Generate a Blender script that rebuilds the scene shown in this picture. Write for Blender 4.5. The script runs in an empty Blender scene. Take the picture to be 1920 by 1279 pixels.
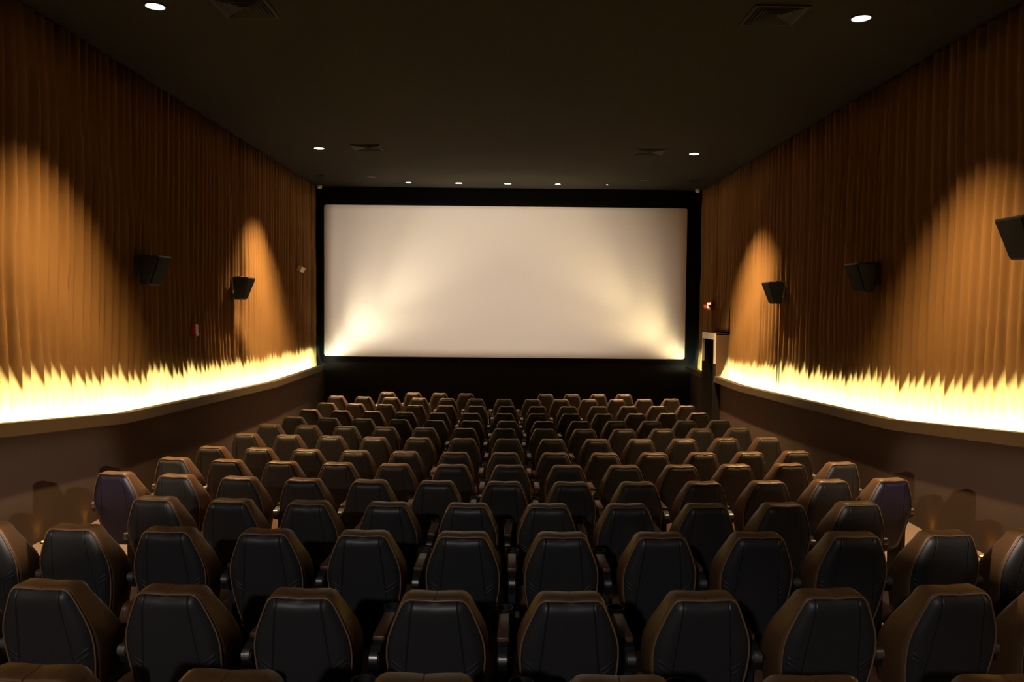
import bpy, bmesh, math, random
from mathutils import Vector, Matrix

random.seed(7)
S = bpy.context.scene
COL = S.collection
EYE = 2.96                       # camera height above the front floor (z = 0)
XWL, XWR = -5.28, 5.38           # mean drape planes
XLL, XLR = -4.95, 5.05           # faces of the light coves
YF = 22.45                       # front wall
ZC = EYE + 3.24                  # ceiling


# ------------------------------------------------------------------ materials
def mat(name, color, rough=0.6, metal=0.0, spec=0.5, emit=None, strength=0.0):
    m = bpy.data.materials.new(name)
    m.use_nodes = True
    b = m.node_tree.nodes['Principled BSDF']
    b.inputs['Base Color'].default_value = (*color, 1)
    b.inputs['Roughness'].default_value = rough
    b.inputs['Metallic'].default_value = metal
    b.inputs['Specular IOR Level'].default_value = spec
    if emit:
        b.inputs['Emission Color'].default_value = (*emit, 1)
        b.inputs['Emission Strength'].default_value = strength
    return m


class NT:
    """small helper to wire node trees"""
    def __init__(self, m):
        self.t = m.node_tree
        self.b = self.t.nodes['Principled BSDF']

    def node(self, kind, **kw):
        n = self.t.nodes.new(kind)
        for k, v in kw.items():
            setattr(n, k, v)
        return n

    def link(self, a, b):
        self.t.links.new(a, b)

    def math(self, op, a, b=None, clamp=False):
        n = self.node('ShaderNodeMath', operation=op, use_clamp=clamp)
        for i, v in enumerate((a, b)):
            if v is None:
                continue
            if isinstance(v, (int, float)):
                n.inputs[i].default_value = v
            else:
                self.link(v, n.inputs[i])
        return n.outputs[0]

    def obj(self):
        tc = self.node('ShaderNodeTexCoord')
        sep = self.node('ShaderNodeSeparateXYZ')
        self.link(tc.outputs['Object'], sep.inputs[0])
        return tc.outputs['Object'], sep.outputs

    def noise(self, vec, scale, detail=3, stretch=None):
        if stretch:
            mp = self.node('ShaderNodeMapping')
            mp.inputs['Scale'].default_value = stretch
            self.link(vec, mp.inputs[0])
            vec = mp.outputs[0]
        n = self.node('ShaderNodeTexNoise')
        n.inputs['Scale'].default_value = scale
        n.inputs['Detail'].default_value = detail
        self.link(vec, n.inputs['Vector'])
        return n.outputs['Fac']

    def mix(self, fac, c1, c2):
        n = self.node('ShaderNodeMix', data_type='RGBA')
        if isinstance(fac, (int, float)):
            n.inputs[0].default_value = fac
        else:
            self.link(fac, n.inputs[0])
        for i, c in ((6, c1), (7, c2)):
            if isinstance(c, tuple):
                n.inputs[i].default_value = (*c, 1)
            else:
                self.link(c, n.inputs[i])
        return n.outputs[2]

    def bump(self, h, strength=0.3, dist=0.01):
        n = self.node('ShaderNodeBump')
        n.inputs['Strength'].default_value = strength
        n.inputs['Distance'].default_value = dist
        self.link(h, n.inputs['Height'])
        self.link(n.outputs[0], self.b.inputs['Normal'])

    def color(self, c):
        self.link(c, self.b.inputs['Base Color'])


def leather(name, c1, c2, rough, panel=False):
    m = mat(name, c1, rough, 0, 0.45)
    n = NT(m)
    vec, s = n.obj()
    big = n.noise(vec, 9, 3)
    col = n.mix(big, c1, c2)
    grain = n.noise(vec, 260, 2)
    ax = n.math('ABSOLUTE', s['X'])
    if panel:
        # two long seams converging upwards and the paired gathers low on each side
        line = n.math('ADD', 0.098, n.math('MULTIPLY', n.math('SUBTRACT', 1.0, s['Z']), 0.10))
        d = n.math('ABSOLUTE', n.math('SUBTRACT', ax, line))
        seam = n.math('SUBTRACT', 1.0, n.math('DIVIDE', d, 0.006), clamp=True)
        d1 = n.math('SUBTRACT', s['Z'], n.math('ADD', 0.700, n.math('MULTIPLY', n.math('SUBTRACT', ax, 0.14), 0.75)))
        g1 = n.math('SUBTRACT', 1.0, n.math('DIVIDE', n.math('ABSOLUTE', d1), 0.008), clamp=True)
        g2 = n.math('SUBTRACT', 1.0, n.math('DIVIDE', n.math('ABSOLUTE', n.math('ADD', d1, 0.026)), 0.008), clamp=True)
        g = n.math('MULTIPLY', n.math('ADD', g1, g2), n.math('MULTIPLY', n.math('GREATER_THAN', ax, 0.132), n.math('LESS_THAN', ax, 0.196)))
        h = n.math('ADD', n.math('MULTIPLY', grain, 0.06), n.math('SUBTRACT', n.math('MULTIPLY', g, 1.0), seam))
        col = n.mix(seam, col, tuple(v * 0.55 for v in c1))
        n.bump(h, 0.55, 0.006)
    else:
        seam = n.math('SUBTRACT', 1.0, n.math('DIVIDE', ax, 0.0035), clamp=True)
        top = n.math('GREATER_THAN', s['Z'], 0.6)
        seam = n.math('MULTIPLY', seam, top)
        h = n.math('SUBTRACT', n.math('MULTIPLY', grain, 0.06), seam)
        col = n.mix(seam, col, tuple(v * 0.4 for v in c1))
        n.bump(h, 0.5, 0.006)
    n.color(col)
    return m


def fabric(name, c1, c2, stretch, scale, rough=0.9, bump=0.2):
    m = mat(name, c1, rough, 0, 0.2)
    n = NT(m)
    vec, s = n.obj()
    f = n.noise(vec, scale, 4, stretch)
    fine = n.noise(vec, 220, 2)
    n.color(n.mix(f, c1, c2))
    n.bump(fine, bump, 0.004)
    return m


M = {}
M['brown'] = leather('brown_leather', (0.115, 0.058, 0.025), (0.140, 0.072, 0.032), 0.42)
M['panel'] = leather('charcoal_vinyl', (0.024, 0.024, 0.0255), (0.0285, 0.0285, 0.030), 0.45, True)
M['violet'] = leather('violet_black_vinyl', (0.020, 0.016, 0.034), (0.024, 0.018, 0.044), 0.42, True)
M['piping'] = mat('piping_leather', (0.20, 0.115, 0.062), 0.4)
M['cushion'] = leather('brown_cushion_leather', (0.130, 0.062, 0.030), (0.160, 0.078, 0.038), 0.45)
M['black'] = mat('black_plastic', (0.010, 0.010, 0.011), 0.5)
M['armpad'] = mat('dark_brown_armrest', (0.085, 0.038, 0.022), 0.4)
M['alu'] = mat('grey_metal_cap', (0.28, 0.275, 0.27), 0.36, 0.85)
M['drape'] = fabric('tan_drape', (0.185, 0.096, 0.031), (0.222, 0.116, 0.039), (1.0, 6.0, 0.35), 1.6, 0.95, 0.25)
M['carpetwall'] = fabric('grey_brown_wall_carpet', (0.056, 0.036, 0.027), (0.065, 0.042, 0.032), (1, 1, 1), 3.0, 0.95, 0.5)
M['upper'] = mat('brown_wall_paint', (0.22, 0.11, 0.045), 0.9)
M['cove'] = mat('tan_cove_paint', (0.055, 0.033, 0.012), 0.6)
M['covein'] = mat('dark_cove_inside', (0.02, 0.017, 0.013), 0.9)
M['floor'] = fabric('beige_pink_floor', (0.19, 0.136, 0.117), (0.23, 0.166, 0.142), (1, 1, 1), 5, 0.85, 0.3)
M['blackwall'] = mat('black_wall_cloth', (0.012, 0.010, 0.010), 0.95, 0, 0.1)
M['mask'] = mat('black_velvet_mask', (0.004, 0.004, 0.0045), 0.95, 0, 0.05)
M['white'] = mat('white_paint', (0.62, 0.58, 0.52), 0.5)
M['offwhite'] = mat('off_white_plastic', (0.90, 0.80, 0.68), 0.5)
M['speaker'] = mat('black_speaker_box', (0.005, 0.0055, 0.007), 0.5)
M['grille'] = fabric('black_speaker_cloth', (0.006, 0.006, 0.007), (0.009, 0.009, 0.010), (1, 1, 1), 90, 0.9, 0.4)
M['red'] = mat('red_plastic', (0.55, 0.03, 0.03), 0.4)
M['lens'] = mat('lamp_lens', (0.9, 0.85, 0.75), 0.4, emit=(1.0, 0.86, 0.70), strength=9)
M['unlit'] = mat('unlit_lamp_glass', (0.012, 0.011, 0.010), 0.3)
M['trim'] = mat('dark_lamp_trim', (0.035, 0.03, 0.024), 0.5)
M['diffuser'] = mat('dark_grille_paint', (0.011, 0.009, 0.0075), 0.7)
M['dark'] = mat('grille_void', (0.004, 0.004, 0.004), 0.9)
M['strip'] = mat('cove_strip_light', (0.9, 0.8, 0.6), 0.5, emit=(0.72, 0.93, 0.62), strength=4000)
M['amber'] = mat('amber_lens', (0.9, 0.5, 0.1), 0.4, emit=(1.0, 0.45, 0.04), strength=9)
M['signred'] = mat('sign_letters', (0.9, 0.1, 0.05), 0.4, emit=(1.0, 0.30, 0.13), strength=8)
M['signface'] = mat('sign_face', (0.45, 0.03, 0.02), 0.4, emit=(1.0, 0.03, 0.01), strength=0.25)
M['signbox'] = mat('dark_red_sign_box', (0.30, 0.02, 0.015), 0.4)
M['lamphead'] = mat('clear_lamp_glass', (0.75, 0.70, 0.66), 0.15)
M['darkpanel'] = mat('dark_brown_return', (0.085, 0.043, 0.015), 0.9)
M['door'] = mat('black_door', (0.010, 0.011, 0.010), 0.45)

# screen: matt white, very finely woven
M['screen'] = fabric('screen_cloth', (0.80, 0.755, 0.68), (0.83, 0.785, 0.71), (1, 1, 6), 6, 0.9, 0.03)

# ceiling: dark tiles with a faint grid
m = mat('dark_ceiling_tiles', (0.11, 0.092, 0.058), 0.92, 0, 0.15)
n = NT(m)
vec, s = n.obj()
br = n.node('ShaderNodeTexBrick', offset=0.0)
br.inputs['Scale'].default_value = 1.0
br.inputs['Brick Width'].default_value = 1.22
br.inputs['Row Height'].default_value = 0.61
br.inputs['Mortar Size'].default_value = 0.009
br.inputs['Color1'].default_value = (0.024, 0.0225, 0.0185, 1)
br.inputs['Color2'].default_value = (0.0255, 0.0235, 0.019, 1)
br.inputs['Mortar'].default_value = (0.029, 0.026, 0.020, 1)
n.link(vec, br.inputs['Vector'])
fl = n.noise(vec, 30, 3)
n.color(n.mix(n.math('MULTIPLY', fl, 0.25), br.outputs['Color'], (0.030, 0.026, 0.020)))
M['ceiling'] = m


# ------------------------------------------------------------------ mesh helpers
def obj(name, verts, faces, m, parent=None, smooth=False, mats=None, fmat=None):
    me = bpy.data.meshes.new(name)
    me.from_pydata([tuple(v) for v in verts], [], faces)
    for mm in (mats or [m]):
        me.materials.append(mm)
    if fmat:
        for p, i in zip(me.polygons, fmat):
            p.material_index = i
    bm = bmesh.new()
    bm.from_mesh(me)
    bmesh.ops.recalc_face_normals(bm, faces=bm.faces)
    bm.to_mesh(me)
    bm.free()
    if smooth:
        for p in me.polygons:
            p.use_smooth = True
    o = bpy.data.objects.new(name, me)
    COL.objects.link(o)
    if parent:
        o.parent = parent
    return o


class MB:
    """collects shapes for one mesh"""
    def __init__(self):
        self.v, self.f = [], []

    def add(self, verts, faces):
        k = len(self.v)
        self.v += [Vector(p) for p in verts]
        self.f += [tuple(i + k for i in f) for f in faces]
        return self

    def box(self, x0, x1, y0, y1, z0, z1, bev=0.0):
        if bev <= 0:
            v = [(x, y, z) for x in (x0, x1) for y in (y0, y1) for z in (z0, z1)]
            f = [(0, 1, 3, 2), (4, 6, 7, 5), (0, 4, 5, 1), (2, 3, 7, 6), (0, 2, 6, 4), (1, 5, 7, 3)]
            return self.add(v, f)
        bm = bmesh.new()
        bmesh.ops.create_cube(bm, size=1)
        for p in bm.verts:
            p.co = Vector(((x0 + x1) / 2 + p.co.x * (x1 - x0), (y0 + y1) / 2 + p.co.y * (y1 - y0), (z0 + z1) / 2 + p.co.z * (z1 - z0)))
        bmesh.ops.bevel(bm, geom=bm.edges[:], offset=bev, segments=2, affect='EDGES', profile=0.6)
        bm.verts.index_update()
        self.add([p.co.copy() for p in bm.verts], [[p.index for p in f.verts] for f in bm.faces])
        bm.free()
        return self

    def cyl(self, a, b, r0, r1=None, n=20):
        a, b = Vector(a), Vector(b)
        r1 = r0 if r1 is None else r1
        d = (b - a).normalized()
        u = d.orthogonal().normalized()
        w = d.cross(u)
        v = []
        for c, r in ((a, r0), (b, r1)):
            v += [c + u * r * math.cos(2 * math.pi * i / n) + w * r * math.sin(2 * math.pi * i / n) for i in range(n)]
        f = [(i, (i + 1) % n, n + (i + 1) % n, n + i) for i in range(n)]
        f += [tuple(reversed(range(n))), tuple(range(n, 2 * n))]
        return self.add(v, f)

    def ring(self, c, axis, ro, ri, h, n=28):
        """flat ring with square section, from c along axis by h"""
        c, d = Vector(c), Vector(axis).normalized()
        u = d.orthogonal().normalized()
        w = d.cross(u)
        v = []
        for r, k in ((ro, 0), (ro, h), (ri, h), (ri, 0)):
            v += [c + d * k + u * r * math.cos(2 * math.pi * i / n) + w * r * math.sin(2 * math.pi * i / n) for i in range(n)]
        f = []
        for q in range(4):
            for i in range(n):
                j = (i + 1) % n
                f.append((q * n + i, q * n + j, ((q + 1) % 4) * n + j, ((q + 1) % 4) * n + i))
        return self.add(v, f)

    def tube(self, pts, r, n=8, closed=False):
        pts = [Vector(p) for p in pts]
        N = len(pts)
        v = []
        for i, p in enumerate(pts):
            a = pts[(i - 1) % N] if closed or i > 0 else p
            b = pts[(i + 1) % N] if closed or i < N - 1 else p
            d = (b - a).normalized()
            ref = Vector((0, 1, 0)) if abs(d.y) < 0.9 else Vector((0, 0, 1))
            u = d.cross(ref).normalized()
            w = d.cross(u)
            v += [p + u * r * math.cos(2 * math.pi * k / n) + w * r * math.sin(2 * math.pi * k / n) for k in range(n)]
        f = []
        for i in range(N if closed else N - 1):
            j = (i + 1) % N
            for k in range(n):
                l = (k + 1) % n
                f.append((i * n + k, i * n + l, j * n + l, j * n + k))
        if not closed:
            f += [tuple(range(n)), tuple(reversed(range((N - 1) * n, N * n)))]
        return self.add(v, f)

    def prism(self, poly, x0, x1):
        """polygon in (y, z) extruded along x"""
        k = len(poly)
        v = [(x0, y, z) for y, z in poly] + [(x1, y, z) for y, z in poly]
        f = [(i, (i + 1) % k, k + (i + 1) % k, k + i) for i in range(k)] + [tuple(reversed(range(k))), tuple(range(k, 2 * k))]
        return self.add(v, f)

    def xform(self, mtx):
        self.v = [mtx @ p for p in self.v]
        return self

    def build(self, name, m, parent=None, smooth=False):
        return obj(name, self.v, self.f, m, parent, smooth)


def tag(o, label=None, cat=None, group=None, kind=None):
    for k, v in (('label', label), ('category', cat), ('group', group), ('kind', kind)):
        if v:
            o[k] = v
    return o


def thing(name, label, cat, loc=(0, 0, 0), rz=0.0, group=None):
    o = bpy.data.objects.new(name, None)
    o.empty_display_size = 0.1
    COL.objects.link(o)
    o.location = loc
    o.rotation_euler = (0, 0, rz)
    return tag(o, label, cat, group)


def copy_tree(o, parent=None):
    c = o.copy()
    COL.objects.link(c)
    if parent:
        c.parent = parent
    for ch in list(KIDS.get(o.name, ())):
        KIDS.setdefault(c.name, []).append(copy_tree(ch, c))
    return c


KIDS = {}


def index_kids(root):
    KIDS.clear()
    for o in bpy.data.objects:
        if o.parent:
            KIDS.setdefault(o.parent.name, []).append(o)


def lerp_tab(tab, y):
    if y <= tab[0][0]:
        return tab[0][1] + (y - tab[0][0]) * (tab[1][1] - tab[0][1]) / (tab[1][0] - tab[0][0])
    for (a, za), (b, zb) in zip(tab, tab[1:]):
        if y <= b:
            return za + (zb - za) * (y - a) / (b - a)
    return tab[-1][1]


# ------------------------------------------------------------------ seating plan (rows from the camera towards the screen)
#        y centre, x shift, 1/radius, top of back above eye, index of the seat on the axis, number of seats
ROWS = [
    (2.363, 0.359, 0.031, -1.096, 3.022, 6, 0),
    (3.500, -0.050, 0.056, -1.254, 4.418, 10, 1),
    (4.720, -0.031, 0.029, -1.336, 5.362, 12, 0),
    (5.828, -0.002, 0.041, -1.442, 4.455, 10, 0),
    (6.922, 0.037, 0.045, -1.522, 6.075, 13, 0),
    (8.071, -0.054, 0.046, -1.609, 5.825, 13, 0),
    (9.277, -0.003, 0.043, -1.705, 5.995, 13, 0),
    (10.402, -0.042, 0.047, -1.733, 5.865, 13, 0),
    (11.603, -0.011, 0.043, -1.785, 5.999, 13, 0),
    (12.754, -0.012, 0.049, -1.841, 5.920, 13, 0),
    (13.944, 0.003, 0.053, -1.881, 6.035, 13, 0),
    (15.115, -0.007, 0.051, -1.902, 5.937, 13, 0),
    (16.283, 0.004, 0.052, -1.904, 6.057, 13, 0),
    (17.470, -0.003, 0.053, -1.928, 4.483, 10, 0),
]
PITCH = 0.58
TOP = 1.03                       # top of a seat back above its floor
KAP = 0.046
ROWZ = [EYE + r[3] - TOP for r in ROWS]

# terraces: (rho where it starts, height)
TER = []
for k in range(4, 0, -1):
    TER.append((ROWS[0][0] - 0.55 - 1.15 * k, ROWZ[0] + 0.13 * k))
for k, r in enumerate(ROWS):
    TER.append((r[0] - 0.55, ROWZ[k]))
TER[-1] = (TER[-1][0], 0.0)


def floor_z(x, y):
    rho = y - KAP / 2 * x * x
    z = TER[0][1]
    for a, h in TER:
        if rho >= a:
            z = h
    return z


# floor mesh
xs = [-5.6 + 11.3 * i / 28 for i in range(29)]
V, Fc = [], []


def arc(rho, z):
    k = len(V)
    for x in xs:
        V.append((x, rho + KAP / 2 * x * x, z))
    return k


def strip(a, b):
    for i in range(len(xs) - 1):
        Fc.append((a + i, a + i + 1, b + i + 1, b + i))


prev = arc(-7.2, TER[0][1])
for i, (a, h) in enumerate(TER):
    if i > 0:
        s0 = arc(a, TER[i - 1][1])
        strip(prev, s0)
        s1 = arc(a, h)
        strip(s0, s1)
        prev = s1
last = len(V)
for x in xs:
    V.append((x, 23.2, 0.0))
strip(prev, last)
fl = obj('floor', V, Fc, M['floor'])
tag(fl, 'stepped pinkish beige cinema floor falling towards the screen', kind='structure')

# ------------------------------------------------------------------ walls, coves, ceiling
LEDGE = [(7.75, EYE - 1.20), (10.5, EYE - 1.455), (14.0, EYE - 1.575), (17.3, EYE - 1.680), (20.5, EYE - 1.675), (22.5, EYE - 1.675)]


def ledge_z(y):
    return lerp_tab(LEDGE, y)


def sweep(prof, ys, name, m, smooth=False, mats=None, pm=None):
    """sweep a profile [(x, dz or ('abs', z))] along y following the ledge line"""
    v, f, fm = [], [], []
    for y in ys:
        zl = ledge_z(y)
        for x, z in prof:
            v.append((x, y, z[1] if isinstance(z, tuple) else zl + z))
    n = len(prof)
    for i in range(len(ys) - 1):
        for k in range(n - 1):
            f.append((i * n + k, i * n + k + 1, (i + 1) * n + k + 1, (i + 1) * n + k))
            fm.append(pm[k] if pm else 0)
    return obj(name, v, f, m, None, smooth, mats, fm if pm else None)


DY0, DY1 = 19.28, 20.46          # exit doorway in the right wall
YS = [-7, -2, 3, 7.75, 9.1, 10.5, 12.2, 14.0, 15.6, 17.3, 18.4, 20.5, 22.6]
A = lambda z: ('abs', z)
w = sweep([(-5.75, A(-0.3)), (-5.10, A(-0.3)), (-5.10, -0.16), (-5.42, -0.16), (-5.42, A(ZC + 0.05)), (-5.75, A(ZC + 0.05))], YS, 'wall_left', None, mats=[M['carpetwall'], M['upper']], pm=[0, 0, 0, 1, 1])
tag(w, 'left auditorium wall with grey brown carpeted lower part', kind='structure')
prof = [(5.85, A(-0.3)), (5.20, A(-0.3)), (5.20, -0.16), (5.52, -0.16), (5.52, A(ZC + 0.05)), (5.85, A(ZC + 0.05))]
ys1 = [y for y in YS if y < DY0] + [DY0]
ys2 = [DY1, 22.6]
v, f, fm = [], [], []
for ys in (ys1, ys2):
    b = len(v)
    for y in ys:
        for x, z in prof:
            v.append((x, y, z[1] if isinstance(z, tuple) else ledge_z(y) + z))
    for i in range(len(ys) - 1):
        for k in range(5):
            f.append((b + i * 6 + k, b + i * 6 + k + 1, b + (i + 1) * 6 + k + 1, b + (i + 1) * 6 + k))
            fm.append(0 if k < 3 else 1)
# wall above the doorway
b = len(v)
for y in (DY0, DY1):
    for x, z in ((5.85, 2.40), (5.52, 2.40), (5.52, ZC + 0.05), (5.85, ZC + 0.05)):
        v.append((x, y, z))
f += [(b, b + 1, b + 5, b + 4), (b + 1, b + 2, b + 6, b + 5), (b + 2, b + 3, b + 7, b + 6)]
fm += [1, 1, 1]
w = obj('wall_right', v, f, None, mats=[M['carpetwall'], M['upper']], fmat=fm)
tag(w, 'right auditorium wall with grey brown carpeted lower part and exit doorway', kind='structure')

w = MB().box(-5.9, 6.0, YF, YF + 0.2, -0.3, ZC + 0.1).build('wall_front', M['blackwall'])
tag(w, 'black front wall behind and below the screen', kind='structure')
w = MB().box(-5.9, 6.0, -6.3, -6.1, -0.3, ZC + 0.1).build('wall_back', M['upper'])
tag(w, 'brown rear wall behind the camera', kind='structure')
w = MB().box(-5.9, 6.0, -6.3, YF + 0.2, ZC, ZC + 0.15).build('ceiling', M['ceiling'])
tag(w, 'dark ceiling of faint rectangular tiles', kind='structure')


def cove(sgn, xf, ys, name, label):
    """hollow light cove: soffit, fascia and a top board that overhangs towards the drape"""
    i = -sgn                     # towards the room
    back = xf + sgn * 0.15
    prof = [(back, -0.150), (back, -0.165), (xf, -0.135), (xf, 0.0), (xf + sgn * 0.15, 0.0), (xf + sgn * 0.15, -0.014), (xf + sgn * 0.018, -0.014), (xf + sgn * 0.018, -0.120), (back, -0.150)]
    o = sweep(prof, ys, name, None, mats=[M['cove'], M['covein']], pm=[0, 0, 0, 0, 0, 1, 1, 1])
    return tag(o, label, kind='structure')


yl = [y for y in YS if y < 21.5] + [21.65]
cove(-1, XLL, yl, 'trim_1', 'tan light cove ledge running along the left wall')
cove(1, XLR, [y for y in YS if y < DY0] + [DY0 - 0.02], 'trim_2', 'tan light cove ledge running along the right wall up to the doorway')
cove(1, XLR, [DY1 + 0.02, 21.75], 'trim_3', 'short tan light cove ledge between the doorway and the screen')


def light_strip(sgn, xf, ys, label):
    a, b = xf + sgn * (0.15 - 0.040), xf + sgn * (0.15 - 0.047)
    v, f = [], []
    for y in ys:
        zl = ledge_z(y)
        for x, z in ((a, -0.128), (b, -0.128), (b, -0.138), (a, -0.138)):
            v.append((x, y, zl + z))
    for k in range(len(ys) - 1):
        for q in range(4):
            f.append((4 * k + q, 4 * k + (q + 1) % 4, 4 * k + 4 + (q + 1) % 4, 4 * k + 4 + q))
    f += [(0, 1, 2, 3), tuple(4 * (len(ys) - 1) + q for q in range(4))]
    o = obj('cove_light_strip', v, f, M['strip'])
    return tag(o, label, 'light strip', 'light strips in the wall coves')


light_strip(-1, XLL, [y for y in YS if 3 <= y < 21.5] + [21.6], 'warm white light strip hidden in the cove along the left wall')
light_strip(1, XLR, [y for y in YS if 3 <= y < DY0] + [DY0 - 0.08], 'warm white light strip hidden in the long cove along the right wall')
light_strip(1, XLR, [DY1 + 0.08, 21.7], 'short warm white light strip in the cove beside the exit doorway')


# ------------------------------------------------------------------ pleated drapes
def pleat_profile(seed):
    r = random.Random(seed)
    knots = [-1.0]
    while knots[-1] < 30:
        knots.append(knots[-1] + r.uniform(0.13, 0.25))
    amp = [r.uniform(0.55, 1.0) for _ in knots]
    off = [r.uniform(-0.35, 0.35) for _ in knots]
    skew = [r.uniform(0.32, 0.62) for _ in knots]

    def f(y):
        import bisect
        i = max(0, bisect.bisect_right(knots, y) - 1)
        t = (y - knots[i]) / (knots[i + 1] - knots[i])
        k = skew[i]
        t = 0.5 * t / k if t < k else 0.5 + 0.5 * (t - k) / (1 - k)
        base = off[i] * (1 - t) + off[i + 1] * t
        return amp[i] * (0.5 - 0.5 * math.cos(2 * math.pi * t)) ** 0.8 * 2 - 1 + 0.25 * base
    return f


def drape(sgn, xw, y0, y1, seed, label, zfun=None, group=None):
    pf = pleat_profile(seed)
    n = max(2, int((y1 - y0) / 0.018))
    nz = 14
    v, f = [], []
    for i in range(n + 1):
        y = y0 + (y1 - y0) * i / n
        zb = (zfun(y) if zfun else ledge_z(y) - 0.155)
        edge = min(y - y0, y1 - y)
        e = max(0.0, 1 - edge / 0.05)
        for k in range(nz + 1):
            t = k / nz
            z = zb + (ZC - 0.015 - zb) * t ** 1.3
            yy = y + 0.035 * math.sin(1.7 * z + 0.9 * y + seed) + 0.02 * math.sin(4.1 * z + 2.3 * y)
            a = 0.074 * (1.0 - 0.45 * min(1.0, t * 2.2))
            x = xw - sgn * (a * pf(yy)) + sgn * 0.05 * e
            v.append((x, y, z))
    m = nz + 1
    for i in range(n):
        for k in range(nz):
            f.append((i * m + k, i * m + k + 1, (i + 1) * m + k + 1, (i + 1) * m + k))
    o = obj('pleated_drape', v, f, M['drape'], None, True)
    sol = o.modifiers.new('thickness', 'SOLIDIFY')
    sol.thickness = 0.006
    sol.offset = 0
    return tag(o, label, 'drape', group or 'pleated wall drapes')


drape(-1, XWL, 4.05, 11.70, 1, 'wide tan pleated drape at the left end of the left wall, nearest the camera')
drape(-1, XWL, 11.73, 15.52, 2, 'tan pleated drape on the left wall behind the red alarm strobe')
drape(-1, XWL, 15.55, 20.42, 3, 'tan pleated drape on the left wall with the bright light cone')
drape(-1, XWL, 20.45, 22.22, 4, 'narrow tan pleated drape on the left wall next to the screen')
drape(1, XWR, 4.05, 11.70, 5, 'wide tan pleated drape at the right end of the right wall, nearest the camera')
drape(1, XWR, 11.73, 15.55, 6, 'tan pleated drape on the right wall between the two black speakers')


def zdoor(y):
    return 2.36 if DY0 - 0.06 < y < DY1 + 0.06 else ledge_z(y) - 0.155


drape(1, XWR, 15.58, DY0 - 0.03, 7, 'tan pleated drape on the right wall with the bright light cone')
drape(1, XWR, DY0, DY1 + 0.0, 8, 'tan pleated drape hanging above the exit doorway', lambda y: 2.37)
drape(1, XWR, DY1 + 0.03, 22.22, 9, 'narrow tan pleated drape between the exit doorway and the screen')

# ------------------------------------------------------------------ exit doorway
dt = thing('door_1', 'dark exit doorway with a white frame in the right wall', 'door', (5.03, DY0, 0.0))
dt['kind'] = 'structure'
dw = DY1 - DY0
fr = MB()
fr.box(0.0, 0.05, 0.0, dw, 2.18, 2.33)
fr.box(0.0, 0.05, 0.0, 0.05, 1.60, 2.18)
fr.box(0.0, 0.05, dw - 0.06, dw, 1.60, 2.18)
fr.build('door_frame', M['white'], dt)
jl = MB()
jl.box(0.0, 0.05, 0.0, 0.085, 0.0, 1.60)
jl.box(0.0, 0.05, dw - 0.085, dw, 0.0, 1.60)
jl.box(0.05, 0.42, 0.012, 0.085, 0.0, 2.18)
jl.box(0.05, 0.42, dw - 0.085, dw, 0.0, 2.18)
jl.box(0.05, 0.42, 0.012, dw, 2.18, 2.30)
jl.build('jamb_lining', M['blackwall'], dt)
rc = MB()
rc.box(0.05, 0.42, 0.0, 0.012, 1.2, 2.33)
rc.box(0.05, 0.42, 0.0, dw, 2.30, 2.33)
rc.build('side_panel', M['darkpanel'], dt)
lf = MB().box(0.36, 0.41, 0.09, dw - 0.09, 0.01, 2.175)
leaf = lf.build('door_leaf', M['door'], dt)
MB().box(0.315, 0.355, 0.18, dw - 0.18, 1.0, 1.05, 0.008).build('push_bar', M['black'], leaf)

# ------------------------------------------------------------------ screen
SX0, SX1, SZ0, SZ1, SY = -5.065, 5.00, EYE - 1.455, EYE + 2.745, 22.3
sc = thing('cinema_screen', 'large blank white projection screen with black masking on the front wall', 'screen', (0, SY, 0))


def rrect(x0, x1, z0, z1, r, n=6):
    p = []
    for cx, cz, a in ((x1 - r, z1 - r, 0), (x0 + r, z1 - r, 90), (x0 + r, z0 + r, 180), (x1 - r, z0 + r, 270)):
        for i in range(n + 1):
            t = math.radians(a + 90 * i / n)
            p.append((cx + r * math.cos(t), cz + r * math.sin(t)))
    return p


rp = rrect(SX0, SX1, SZ0, SZ1, 0.07)
v = [(x, 0.0, z) for x, z in rp] + [(x, 0.02, z) for x, z in rp]
k = len(rp)
f = [tuple(range(k)), tuple(reversed(range(k, 2 * k)))] + [(i, (i + 1) % k, k + (i + 1) % k, k + i) for i in range(k)]
obj('screen_surface', v, f, M['screen'], sc)
mk = MB()
mk.box(-5.20, 5.30, -0.03, 0.12, SZ1 + 0.0, ZC - 0.01)
mk.box(-5.20, 5.30, -0.01, 0.12, SZ0 - 0.16, SZ0)
mk.box(-5.20, SX0, -0.02, 0.12, SZ0 - 0.16, SZ1)
mk.box(SX1, 5.30, -0.02, 0.12, SZ0 - 0.16, SZ1)
mk.box(-5.20, 5.30, 0.03, 0.12, SZ0 - 0.16, SZ1)
mk.build('masking_border', M['mask'], sc)

# ------------------------------------------------------------------ seats
def outline(n_scale=1.0):
    """right half then left half of a seat back outline seen from behind, closed, counter clockwise from the bottom centre"""
    right = [(0.0, 0.345), (0.075, 0.347), (0.125, 0.362), (0.155, 0.395), (0.174, 0.45), (0.192, 0.52), (0.208, 0.60), (0.219, 0.68), (0.223, 0.745),
             (0.220, 0.80), (0.211, 0.845), (0.194, 0.895), (0.176, 0.940), (0.160, 0.978), (0.147, 1.004), (0.131, 1.021), (0.110, 1.029), (0.06, 1.028), (0.0, 1.024)]
    pts = right + [(-x, z) for x, z in reversed(right[1:-1])]
    return pts


OUT = outline()


def inset(pts, d):
    """move points towards the inside by d (normals from neighbours)"""
    N = len(pts)
    res = []
    for i, (x, z) in enumerate(pts):
        ax, az = pts[i - 1]
        bx, bz = pts[(i + 1) % N]
        tx, tz = bx - ax, bz - az
        l = math.hypot(tx, tz)
        nx, nz = -tz / l, tx / l
        res.append((x + nx * d, z + nz * d))
    return res


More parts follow.
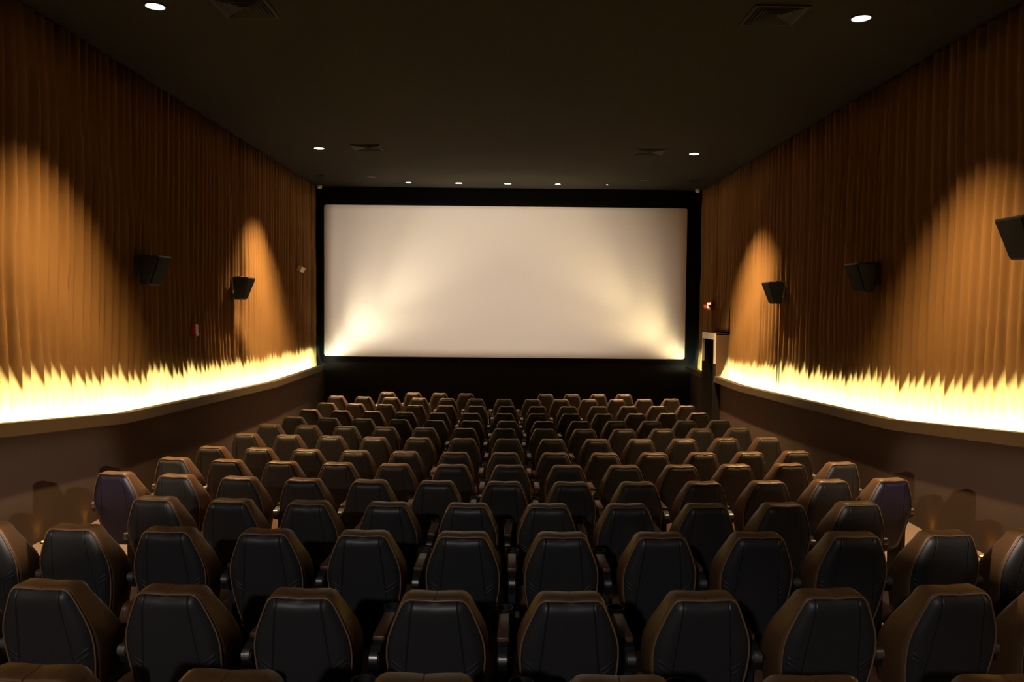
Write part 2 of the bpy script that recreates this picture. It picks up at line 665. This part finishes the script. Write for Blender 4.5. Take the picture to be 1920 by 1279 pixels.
def y_rear(z):
    # reclined rear face, y grows towards the screen
    return -0.125 + (TOP - z) * 0.20


def thick(z):
    if z > 0.98:
        return 0.125
    if z > 0.70:
        return 0.125 + (0.98 - z) / 0.28 * 0.125
    return 0.25 - (0.70 - z) / 0.36 * 0.03


def loft(loops, name, m, parent, cap0=True, cap1=True):
    N = len(loops[0])
    v, f = [], []
    for L in loops:
        v += L
    for a in range(len(loops) - 1):
        for i in range(N):
            j = (i + 1) % N
            f.append((a * N + i, a * N + j, (a + 1) * N + j, (a + 1) * N + i))
    for end, on in ((0, cap0), (len(loops) - 1, cap1)):
        if not on:
            continue
        c = Vector((0, 0, 0))
        for p in loops[end]:
            c += Vector(p)
        c /= N
        v.append(tuple(c))
        ci = len(v) - 1
        for i in range(N):
            f.append((end * N + i, end * N + (i + 1) % N, ci))
    return obj(name, v, f, m, parent, True)


def section(d, frac, dy=0.0):
    return [(x, y_rear(z0) + thick(z0) * frac + dy, z) for (x, z), (_, z0) in zip(inset(OUT, d), OUT)]


def grid_cap(name, pts, yfun, puff, reach, skirt, m, parent):
    """smooth grid filling an outline, bulging by puff, with a rim folded back by skirt"""
    half = [(x, z) for x, z in pts if x > 0.0]
    zs0 = sorted(half, key=lambda p: p[1])
    zb, zt = zs0[0][1], max(p[1] for p in half)
    tab = sorted([(z, x) for x, z in half if not (x < 0.1 and z > 0.9)])
    rows = [zb + (zt - zb) * (0.5 - 0.5 * math.cos(math.pi * (i / 26))) for i in range(27)]
    cols = [math.sin(math.pi / 2 * (-1 + 2 * j / 20)) for j in range(21)]

    def bd(x, z):
        best = 9
        for a in range(len(pts)):
            (ax, az), (bx, bz) = pts[a - 1], pts[a]
            dx, dz = bx - ax, bz - az
            t = max(0, min(1, ((x - ax) * dx + (z - az) * dz) / (dx * dx + dz * dz + 1e-12)))
            best = min(best, math.hypot(x - ax - t * dx, z - az - t * dz))
        return best
    v, f = [], []
    for i, z in enumerate(rows):
        hw = lerp_tab(tab, min(max(z, tab[0][0]), tab[-1][0]))
        for c in cols:
            x = hw * c
            zz = z - (0.004 * (1 - abs(c) ** 2) if i == len(rows) - 1 else 0)
            d = 0 if i in (0, len(rows) - 1) or abs(c) > 0.9999 else min(bd(x, zz) / reach, 1)
            v.append((x, yfun(zz) + puff * (1 - (1 - d) ** 2.6), zz))
    n = len(cols)
    for i in range(len(rows) - 1):
        for k in range(n - 1):
            f.append((i * n + k, i * n + k + 1, (i + 1) * n + k + 1, (i + 1) * n + k))
    rim = [k for k in range(n)] + [i * n + n - 1 for i in range(1, len(rows))] + [(len(rows) - 1) * n + k for k in range(n - 2, -1, -1)] + [i * n for i in range(len(rows) - 2, 0, -1)]
    b = len(v)
    for r in rim:
        x, y, z = v[r]
        v.append((x, y + skirt, z))
    for a in range(len(rim)):
        c = (a + 1) % len(rim)
        f.append((rim[a], rim[c], b + c, b + a))
    return obj(name, v, f, m, parent, True)


def make_seat():
    root = thing('theatre_seat', 'seat', 'seat')
    # brown front cushion wrapping round the sides
    loops = [section(0.05, 0.02), section(0.016, 0.0), section(0.004, 0.035), section(0.0, 0.12), section(0.0, 0.80), section(0.006, 0.93), section(0.022, 1.0),
             section(0.030, 0.985)]
    back = loft(loops, 'backrest', M['brown'], root, cap1=False)
    grid_cap('headrest_pad', inset(OUT, 0.030), lambda z: y_rear(z) + thick(z) * 0.985, 0.022, 0.05, -0.03, M['brown'], root)
    # dark rear panel, puffed towards its middle
    panel = grid_cap('back_panel', inset(OUT, 0.013), lambda z: y_rear(z) - 0.003, -0.032, 0.055, 0.024, M['panel'], root)
    pp = section(0.008, 0.0, -0.003)
    MB().tube(pp, 0.0045, 6, True).build('piping', M['piping'], panel, True)
    # seat cushion
    cu = MB().box(-0.236, 0.236, 0.10, 0.60, 0.36, 0.495, 0.045)
    cu.build('seat_cushion', M['cushion'], root, True)
    # pedestal
    pd = MB()
    pd.box(-0.06, 0.06, 0.16, 0.42, 0.02, 0.365, 0.01)
    pd.box(-0.15, 0.15, 0.12, 0.46, 0.0, 0.025, 0.006)
    pd.build('pedestal', M['black'], root)
    return root, panel


def make_arm(root, side):
    x = side * PITCH / 2
    ab = MB()
    ab.prism([(0.02, 0.685), (0.08, 0.732), (0.50, 0.732), (0.53, 0.70), (0.50, 0.66), (0.32, 0.64), (0.12, 0.61), (0.04, 0.63)], x - 0.023, x + 0.023)
    ab.box(x - 0.021, x + 0.021, 0.13, 0.33, 0.0, 0.66)
    arm = ab.build('armrest', M['black'], root)
    MB().box(x - 0.029, x + 0.029, 0.13, 0.42, 0.728, 0.755, 0.008).build('arm_pad', M['armpad'], arm, True)
    cp = MB().ring((x, 0.485, 0.675), (0, 0, 1), 0.046, 0.040, 0.085)
    cp.cyl((x, 0.485, 0.672), (x, 0.485, 0.678), 0.042)
    cp.build('cup_holder', M['black'], arm)
    hc = MB()
    hc.cyl((x - 0.018, 0.03, 0.695), (x + 0.018, 0.03, 0.695), 0.026, None, 22)
    hc.cyl((x + 0.018, 0.03, 0.695), (x + 0.025, 0.03, 0.695), 0.018, 0.012, 18)
    hc.cyl((x - 0.018, 0.03, 0.695), (x - 0.025, 0.03, 0.695), 0.018, 0.012, 18)
    hc.build('hinge_cap', M['alu'], arm)
    return arm


seat0, panel0 = make_seat()
arm_r = make_arm(seat0, 1)
index_kids(seat0)
panel_violet = panel0.data.copy()
panel_violet.materials[0] = M['violet']
# a spare left armrest for the first seat of each row
holder = bpy.data.objects.new('armrest_source', None)
COL.objects.link(holder)
arm_l = make_arm(holder, -1)
index_kids(seat0)

ORD = ['', 'second ', 'third ', 'fourth ', 'fifth ', 'sixth ', 'seventh ', 'eighth ', 'ninth ', 'tenth ']
ROWNAME = {0: 'row cut by the bottom edge', 1: 'second nearest row', 2: 'third nearest row', 3: 'fourth nearest row', 4: 'fifth nearest row', 5: 'sixth nearest row', 6: 'seventh nearest row',
           7: 'seventh row from the screen', 8: 'sixth row from the screen', 9: 'fifth row from the screen', 10: 'fourth row from the screen', 11: 'third row from the screen', 12: 'second row from the screen', 13: 'front row by the screen'}
used = False
for k, (yc, xc, kap, zt, off, cnt, shift) in enumerate(ROWS):
    idx = [i for i in range(cnt) if not (k == 13 and i in (4, 5))]
    for q, i in enumerate(idx):
        s = (i - off) * PITCH
        a = kap * s
        x = xc + math.sin(a) / kap
        y = yc + (1 - math.cos(a)) / kap
        if not used:
            o = seat0
            used = True
        else:
            o = copy_tree(seat0)
        o.location = (x, y, ROWZ[k])
        o.rotation_euler = (0, 0, a)
        n = len(idx)
        look = 'brown leather cinema seat'
        if k == 4 and q in (0, n - 1):
            look = 'violet-backed cinema seat'
            for ch in (KIDS.get(o.name) or [c for c in bpy.data.objects if c.parent == o]):
                if ch.name.startswith('back_panel'):
                    ch.data = panel_violet
        if k == 13:                                  # two blocks with a gap
            lab = f'{look}, {ORD[q]}from the left in the front row by the screen' if q < 4 else f'{look}, {ORD[n - 1 - q]}from the right in the front row by the screen'
            lab = lab.replace(', from the left', ', leftmost').replace(', from the right', ', rightmost')
        elif n % 2 and q == n // 2:
            lab = f'{look}, the middle one of the {ROWNAME[k]}'
        elif q < n / 2:
            lab = f'{look}, {ORD[q]}from the left in the {ROWNAME[k]}' if q else f'{look}, leftmost in the {ROWNAME[k]}'
        else:
            r = n - 1 - q
            lab = f'{look}, {ORD[r]}from the right in the {ROWNAME[k]}' if r else f'{look}, rightmost in the {ROWNAME[k]}'
        tag(o, lab, 'seat', 'cinema seats in curved rows')
        if q == 0 or (k == 13 and i == 6):
            c = copy_tree(arm_l, o)
for c in [arm_l] + list(KIDS.get(arm_l.name, ())):
    bpy.data.objects.remove(c)
bpy.data.objects.remove(holder)


# ------------------------------------------------------------------ ceiling fittings
def spot(name, loc, power, angle, blend, color, target=None, radius=0.06, parent=None):
    l = bpy.data.lights.new(name, 'SPOT')
    l.energy = power
    l.spot_size = math.radians(angle)
    l.spot_blend = blend
    l.color = color
    l.shadow_soft_size = radius
    o = bpy.data.objects.new(name, l)
    COL.objects.link(o)
    o.location = loc
    if target:
        o.rotation_euler = (Vector(target) - Vector(loc)).to_track_quat('-Z', 'Y').to_euler()
    return o


WARM = (1.0, 0.65, 0.30)


def downlight(x, y, label, lit=True, r=0.1, lens_r=None, group='recessed ceiling downlights'):
    t = thing('recessed_downlight', label, 'ceiling light', (x, y, ZC), 0, group)
    MB().ring((0, 0, -0.012), (0, 0, 1), r + 0.022, r, 0.011).build('trim_ring', M['trim'], t, False)
    lr = lens_r or r
    b = MB().cyl((0, 0, -0.009), (0, 0, -0.002), lr)
    if lens_r:
        b2 = MB().ring((0, 0, -0.008), (0, 0, 1), r, lr, 0.007)
        b2.build('reflector', M['unlit'], t)
    b.build('lens', M['lens'] if lit else M['unlit'], t)
    return t


DL = [(-3.87, 8.93, 'round lit downlight at the top left of the ceiling'), (-3.93, 16.85, 'lit downlight on the left of the ceiling, nearer the screen'),
      (3.92, 9.03, 'round lit downlight at the top right of the ceiling'), (3.93, 17.0, 'lit downlight on the right of the ceiling, nearer the screen')]
for x, y, lab in DL:
    downlight(x, y, lab)
    spot('downlight_lamp', (x, y, ZC - 0.03), 2700 if y < 12 else 5000, 87, 1.0, WARM, (x * 1.03, y, 0))
for x in (-3.9, 3.9):
    spot('downlight_lamp', (x, 1.0, ZC - 0.03), 130, 90, 1.0, WARM, (x, 1.0, 0))

NEAR = ['leftmost of the five small downlights above the screen', 'second from the left of the five downlights above the screen', 'middle one of the five small downlights above the screen',
        'second from the right of the five downlights above the screen', 'rightmost and faintest of the five downlights above the screen']
for i, (x, lr) in enumerate(((-2.625, 0.07), (-1.293, None), (0.006, None), (1.338, 0.07), (2.648, 0.022))):
    downlight(x, 21.40, NEAR[i], True, 0.09, lr, 'small downlights in front of the screen')
    if i < 4:
        spot('downlight_lamp', (x, 21.40, ZC - 0.03), 30, 60, 0.6, WARM, (x, 20.6, 0))
for x, y, lab in ((-3.447, 20.5, 'unlit dark downlight on the ceiling left of the lit row'), (3.507, 20.6, 'unlit dark downlight on the ceiling right of the lit row'),
                  (-4.739, 20.4, 'unlit dark downlight on the ceiling in the left corner by the screen'), (4.834, 20.7, 'unlit dark downlight on the ceiling in the right corner by the screen')):
    downlight(x, y, lab, False, 0.1, None, 'unlit downlights')


def diffuser(x, y, label):
    t = thing('ceiling_vent', label, 'vent', (x, y, ZC), 0, 'square ceiling vents')
    h = 0.30
    f_ = MB()
    f_.box(-h, h, -h, -h + 0.03, -0.02, -0.001).box(-h, h, h - 0.03, h, -0.02, -0.001).box(-h, -h + 0.03, -h + 0.03, h - 0.03, -0.02, -0.001).box(h - 0.03, h, -h + 0.03, h - 0.03, -0.02, -0.001)
    f_.build('vent_frame', M['diffuser'], t)
    MB().box(-h + 0.02, h - 0.02, -h + 0.02, h - 0.02, -0.004, -0.001).build('vent_recess', M['dark'], t)
    # four way slats: nested triangles of slanted blades
    sl = MB()
    for q in range(4):
        R = Matrix.Rotation(q * math.pi / 2, 4, 'Z')
        for j in range(6):
            d = 0.045 + j * 0.042
            w_ = d - 0.006
            vv = [(-w_, d, -0.006), (w_, d, -0.006), (w_ + 0.016, d + 0.020, -0.024), (-w_ - 0.016, d + 0.020, -0.024),
                  (-w_, d + 0.003, -0.004), (w_, d + 0.003, -0.004), (w_ + 0.016, d + 0.024, -0.022), (-w_ - 0.016, d + 0.024, -0.022)]
            sl.add([R @ Vector(p) for p in vv], [(0, 1, 2, 3), (7, 6, 5, 4), (0, 4, 5, 1), (1, 5, 6, 2), (2, 6, 7, 3), (3, 7, 4, 0)])
    sl.build('vent_slats', M['diffuser'], t)


diffuser(-2.89, 8.93, 'square slatted ceiling vent cut by the top edge, left side')
diffuser(2.93, 8.97, 'square slatted ceiling vent at the top right')
diffuser(-2.91, 16.73, 'square ceiling vent on the left, above the screen corner')
diffuser(2.95, 16.85, 'square ceiling vent on the right, above the screen corner')

for x, lab, sx in ((-5.13, 'small white sensor in the upper left corner by the screen', 1), (5.21, 'small white sensor in the upper right corner by the screen', -1)):
    t = thing('corner_sensor', lab, 'sensor', (x, 22.05, ZC - 0.012))
    MB().prism([(-0.055, 0.0), (0.055, 0.0), (0.03, -0.06), (0.0, -0.085), (-0.03, -0.06)], -0.05, 0.05).build('sensor_body', M['offwhite'], t)
    MB().cyl((0, -0.045, -0.035), (0, -0.058, -0.045), 0.018, 0.012, 12).build('sensor_lens', M['white'], t)


# ------------------------------------------------------------------ speakers
def speaker(sgn, xw, y, zt, label, rot=0.0):
    """wedge speaker: deeper at the top, front face tilted down; local +x points into the room"""
    t = thing('wall_speaker', label, 'speaker', (xw, y, zt), 0 if sgn < 0 else math.pi, 'black wall speakers')
    b = MB()
    top = [(0.05, -0.235), (0.345, -0.235), (0.345, 0.235), (0.05, 0.235)]
    bot = [(0.07, -0.19), (0.185, -0.19), (0.185, 0.19), (0.07, 0.19)]
    v = [(x, y_, 0.0) for x, y_ in top] + [(x, y_, -0.42) for x, y_ in bot]
    bm = bmesh.new()
    vs = [bm.verts.new(p) for p in v]
    for q in ((0, 1, 2, 3), (7, 6, 5, 4), (0, 4, 5, 1), (1, 5, 6, 2), (2, 6, 7, 3), (3, 7, 4, 0)):
        bm.faces.new([vs[i] for i in q])
    bmesh.ops.bevel(bm, geom=bm.edges[:], offset=0.018, segments=2, affect='EDGES', profile=0.6)
    bm.verts.index_update()
    b.add([p.co.copy() for p in bm.verts], [[p.index for p in f_.verts] for f_ in bm.faces])
    bm.free()
    b.build('cabinet', M['speaker'], t)
    # cloth grille just proud of the tilted front
    n_ = Vector((0.42, 0, -0.16)).normalized()
    g = [Vector((0.338, -0.205, -0.028)), Vector((0.338, 0.205, -0.028)), Vector((0.196, 0.168, -0.40)), Vector((0.196, -0.168, -0.40))]
    vv = [p + n_ * 0.0 for p in g] + [p + n_ * 0.010 for p in g]
    obj('speaker_grille', vv, [(0, 1, 2, 3), (7, 6, 5, 4), (0, 4, 5, 1), (1, 5, 6, 2), (2, 6, 7, 3), (3, 7, 4, 0)], M['grille'], t)
    br = MB()
    br.box(-0.06, 0.0, -0.06, 0.06, -0.30, 0.02, 0.004)
    br.box(-0.02, 0.14, -0.02, 0.02, 0.0, 0.022, 0.004)
    br.box(-0.02, 0.09, -0.02, 0.02, -0.24, -0.20, 0.004)
    br.build('mounting_bracket', M['alu'], t)
    return t


speaker(-1, XWL + 0.055, 11.52, EYE + 0.66, 'black wedge speaker on the left wall, nearer the camera')
speaker(-1, XWL + 0.055, 15.40, EYE + 0.49, 'black wedge speaker on the left wall inside the light cone')
speaker(1, XWR - 0.055, 7.97, EYE + 0.93, 'black wedge speaker cut off by the right edge of the photo')
speaker(1, XWR - 0.055, 11.60, EYE + 0.66, 'black wedge speaker on the right wall between the two light cones')
speaker(1, XWR - 0.055, 15.42, EYE + 0.50, 'black wedge speaker on the right wall at the edge of the light cone')
# cables of the far right speaker
t = thing('speaker_cable', 'pair of dark cables hanging under the far right speaker', 'cable', (XWR - 0.105, 15.42, EYE + 0.1))
MB().tube([(0, -0.05, 0.1), (0.0, -0.05, -0.5), (0.0, -0.045, -1.0), (0.01, -0.04, -1.70)], 0.008, 8).build('cable', M['black'], t)
MB().tube([(0, 0.09, 0.1), (0.0, 0.08, -0.5), (0.0, 0.075, -1.1), (0.01, 0.07, -1.70)], 0.008, 8).build('cable', M['black'], t)

# ------------------------------------------------------------------ small wall fittings
t = thing('fire_alarm_strobe', 'small red fire alarm strobe on the left drapes', 'alarm', (XWL + 0.05, 13.45, EYE - 0.47))
MB().box(-0.03, 0.045, -0.065, 0.065, -0.095, 0.10, 0.008).build('housing', M['red'], t)
MB().box(0.045, 0.062, -0.05, 0.05, -0.085, -0.045, 0.006).build('strobe_lens', M['white'], t)
sp_ = MB()
for j in range(5):
    sp_.box(0.045, 0.050, -0.042, 0.042, -0.02 + j * 0.02, -0.011 + j * 0.02)
sp_.build('sounder_slots', M['red'], t)

t = thing('security_camera', 'small off white box camera on the left drapes near the screen', 'camera', (XWL + 0.06, 20.2, EYE + 0.86))
cm = MB().box(-0.06, 0.06, -0.09, 0.09, -0.065, 0.065, 0.012)
cm.xform(Matrix.Translation((0.075, -0.1, 0.0)) @ Matrix.Rotation(math.radians(25), 4, 'Y') @ Matrix.Rotation(math.radians(-20), 4, 'Z'))
cm.build('camera_housing', M['offwhite'], t)
MB().tube([(-0.01, 0.12, -0.01), (0.06, 0.12, -0.01), (0.13, 0.06, 0.0)], 0.014, 10).box(-0.02, 0.0, 0.06, 0.18, -0.06, 0.06, 0.005).build('camera_arm', M['alu'], t)

# exit sign with a lamp head at each end, flat on the right drapes
t = thing('exit_sign', 'glowing red exit sign with two lamp heads on the right drapes', 'sign', (XWR - 0.085, 20.70, EYE + 0.045), math.pi / 2)
# local frame: x along the wall towards the screen, y from the room into the wall -> front is at -y after the turn below
t.rotation_euler = (0, 0, -math.pi / 2)
MB().box(-0.17, 0.17, -0.045, 0.0, -0.115, 0.115, 0.006).build('sign_body', M['signbox'], t)
MB().box(-0.155, 0.155, -0.050, -0.045, -0.10, 0.10).build('sign_face', M['signface'], t)


def letters(txt, size, depth):
    cu = bpy.data.curves.new('letters', 'FONT')
    cu.body = txt
    cu.size = size
    cu.extrude = depth
    cu.align_x = 'CENTER'
    cu.align_y = 'CENTER'
    o = bpy.data.objects.new('letters', cu)
    COL.objects.link(o)
    dg = bpy.context.evaluated_depsgraph_get()
    me = bpy.data.meshes.new_from_object(o.evaluated_get(dg))
    bpy.data.objects.remove(o)
    return me


me = letters('EXIT', 0.185, 0.003)
me.transform(Matrix.Translation((0, -0.054, 0)) @ Matrix.Rotation(math.pi / 2, 4, 'X'))
me.materials.clear()
me.materials.append(M['signred'])
lo = bpy.data.objects.new('sign_letters', me)
COL.objects.link(lo)
lo.parent = t
for sx in (-1, 1):
    hd = MB()
    hd.cyl((sx * 0.25, -0.03, 0.0), (sx * 0.25, -0.10, -0.03), 0.035, 0.062, 18)
    hd.cyl((sx * 0.15, -0.02, 0.0), (sx * 0.24, -0.03, 0.0), 0.014, None, 10)
    h_ = hd.build('lamp_head', M['red'], t)
    MB().cyl((sx * 0.25, -0.100, -0.030), (sx * 0.25, -0.108, -0.034), 0.056, None, 18).build('lamp_glass', M['lamphead'], h_)

# ------------------------------------------------------------------ amber aisle lights
FLO = [(-5.02, 8.68, 'amber floor light at the foot of the left wall, left of the pair'), (-5.03, 9.66, 'amber floor light at the foot of the left wall, half hidden behind a seat'),
       (5.12, 8.40, 'amber floor light at the foot of the right wall, right of the pair'), (5.13, 9.58, 'amber floor light at the foot of the right wall, half hidden behind a seat'),
       (4.13, 8.62, 'amber floor light on the step by the right end seat')]
for x, y, lab in FLO:
    z = floor_z(x, y)
    t = thing('aisle_floor_light', lab, 'floor light', (x, y, z), 0, 'amber aisle floor lights')
    MB().ring((0, 0, 0), (0, 0, 1), 0.052, 0.038, 0.016).build('bezel', M['trim'], t)
    MB().cyl((0, 0, 0.001), (0, 0, 0.013), 0.038).build('amber_lens', M['amber'], t)
    if abs(x) > 4.5:
        spot('aisle_lamp', (x, y, z + 0.03), 1.5, 75, 0.8, (1.0, 0.42, 0.05), (x + (0.09 if x > 0 else -0.09), y, z + 0.4), 0.015)

# ------------------------------------------------------------------ lamps added at the cove ends to make the light fans on the screen
for sgn, x, e, colr in ((-1, -5.0, 1.0, (1.0, 0.86, 0.62)), (1, 5.02, 0.85, (1.0, 0.78, 0.42))):
    side = 'left' if sgn < 0 else 'right'
    z = ledge_z(22) + 0.06
    q = 0.7071 * -sgn
    for y, half, pw, far in ((21.95, 38, 80, 4.5), (22.10, 52, 26, 3.2), (21.72, 38, 110, None), (21.50, 40, 330, None), (21.50, 20, 820, None)):
        if far:
            tgt = (x + q * far, SY, z + 0.7071 * far)
        else:
            tgt = (x + q * 3, y + 0.05, z + 0.7071 * 3)
        spot('screen_wash', (x, y, z), pw * e, 2 * half, 1.0, colr, tgt, 0.03)
    spot('corner_wash', (x, 22.08, z), 10 * e, 140, 1.0, colr, (x - sgn * 0.2, 22.3, z + 0.2), 0.03)
    t = thing('added_wash_lamp', f'small dark added screen wash lamp at the end of the {side} cove', 'lamp', (x, 21.95, z))
    MB().box(-0.04, 0.04, -0.85, 0.16, -0.07, -0.045, 0.006).build('lamp_body', M['black'], t)

# ------------------------------------------------------------------ unseen projector added for the base light on the screen (white lamp through its gate)
t = thing('added_projector', 'added projector behind the camera high on the rear wall', 'projector', (0.0, -5.7, 5.35))
px, py, pz = 0.0, -5.7, 5.35
gd = 0.30
dist = SY - py


def gate(x, z):
    return (x - px) / dist * gd, (z - pz) / dist * gd


gx0, gz0 = gate(SX0 - 0.05, SZ0 - 0.05)
gx1, gz1 = gate(SX1 + 0.05, SZ1 + 0.05)
g = MB()
g.box(-0.2, gx0, gd, gd + 0.01, -0.2, 0.2).box(gx1, 0.2, gd, gd + 0.01, -0.2, 0.2).box(gx0, gx1, gd, gd + 0.01, -0.2, gz0).box(gx0, gx1, gd, gd + 0.01, gz1, 0.2)
g.build('projector_gate', M['black'], t)
g = MB()
g.box(-0.21, -0.2, -0.2, gd + 0.01, -0.2, 0.2).box(0.2, 0.21, -0.2, gd + 0.01, -0.2, 0.2).box(-0.21, 0.21, -0.2, gd + 0.01, 0.2, 0.21).box(-0.21, 0.21, -0.2, gd + 0.01, -0.21, -0.2).box(-0.21, 0.21, -0.2, -0.19, -0.21, 0.21)
g.build('projector_housing', M['black'], t)
MB().box(-0.12, 0.12, -0.19, 0.05, floor_z(0, -5.7) - 5.35, -0.21).build('projector_stand', M['black'], t)
spot('added_projector_lamp', (px, py, pz), 16500, 28.5, 1.0, (1.0, 0.86, 0.74), (-0.95, SY, EYE - 0.5), 0.002)

# unseen lamp without a fixture, added to light the seat backs from behind
el = math.radians(-60)
spot('added_rear_lamp', (-2.3, -5.6, 5.5), 900, 94, 0.25, (1.0, 0.93, 0.88), (-2.3, -5.6 + math.cos(el), 5.5 + math.sin(el)), 0.10)

# unseen hooded lamps added to brighten the lower side walls, shining across the aisles; the hood cuts the beam at the opposite ledge
for sx, pw in ((-1, 4800), (1, 4800)):
    side, other = ('left', 'right') if sx < 0 else ('right', 'left')
    L = Vector((sx * 4.7, -1.5, 3.9))
    t = thing('added_wall_lamp', f'added hooded lamp on the {side} wall behind the camera', 'lamp', L)
    MB().box(-0.05, 0.05, -0.05, 0.05, 0.08, 0.20, 0.01).box(min(0, sx * 0.75), max(0, sx * 0.75), -0.02, 0.02, 0.10, 0.14).build('lamp_body', M['black'], t)
    for za, zb, sg in ((1.93, 1.28, 1), (0.95, 0.50, -1)):  # flaps added to trim the beam at the ledge and over the seats
        a = (Vector((-sx * 5.05, 4.0, za)) - L) * 0.06
        b = (Vector((-sx * 5.05, 11.0, zb)) - L) * 0.06
        d = b - a
        p0, p1 = a - d * 0.9, b + d * 0.9
        up_ = Vector((sx * 0.25, 0, 0.22)) if sg > 0 else Vector((sx * 0.06, 0, -0.22))
        vv = [p0, p1, p1 + up_, p0 + up_]
        vv += [p + Vector((-sx * 0.006, 0, 0.006 * sg)) for p in vv]
        obj('barn_door', vv, [(0, 1, 2, 3), (7, 6, 5, 4), (0, 4, 5, 1), (1, 5, 6, 2), (2, 6, 7, 3), (3, 7, 4, 0)], M['black'], t)
    spot('added_wainscot_lamp', L, pw, 26, 0.35, (1.0, 0.80, 0.62), (-sx * 5.2, 6.5, 0.7), 0.014)

# ------------------------------------------------------------------ camera
pitch, yaw, roll = math.radians(-2.534), math.radians(0.427), math.radians(0.548)
cp, sp2 = math.cos(pitch), math.sin(pitch)
cy, sy = math.cos(yaw), math.sin(yaw)
fw = Vector((sy * cp, cy * cp, sp2))
rt = Vector((cy, -sy, 0))
up = rt.cross(fw)
r2 = rt * math.cos(roll) + up * math.sin(roll)
u2 = -rt * math.sin(roll) + up * math.cos(roll)
cam = bpy.data.cameras.new('camera')
cam.sensor_width = 36
cam.lens = 1500 / 1920 * 36
cam.clip_start = 0.05
co = bpy.data.objects.new('camera', cam)
COL.objects.link(co)
R = Matrix((r2, u2, -fw)).transposed()
co.matrix_world = Matrix.Translation((0, 0, EYE)) @ R.to_4x4()
S.camera = co

# ------------------------------------------------------------------ world and view
wd = bpy.data.worlds.new('world')
wd.use_nodes = True
wd.node_tree.nodes['Background'].inputs[0].default_value = (0.0, 0.0, 0.0, 1)
S.world = wd
S.view_settings.view_transform = 'Standard'
S.view_settings.look = 'None'
S.view_settings.gamma = 1
S.view_settings.exposure = 0.0
S.view_settings.use_curve_mapping = False
S.cycles.use_denoising = True
try:
    S.cycles.denoiser = 'OPENIMAGEDENOISE'
except Exception:
    pass
S.cycles.max_bounces = 8
S.cycles.diffuse_bounces = 5
S.cycles.sample_clamp_indirect = 6.0
S.cycles.use_light_tree = True
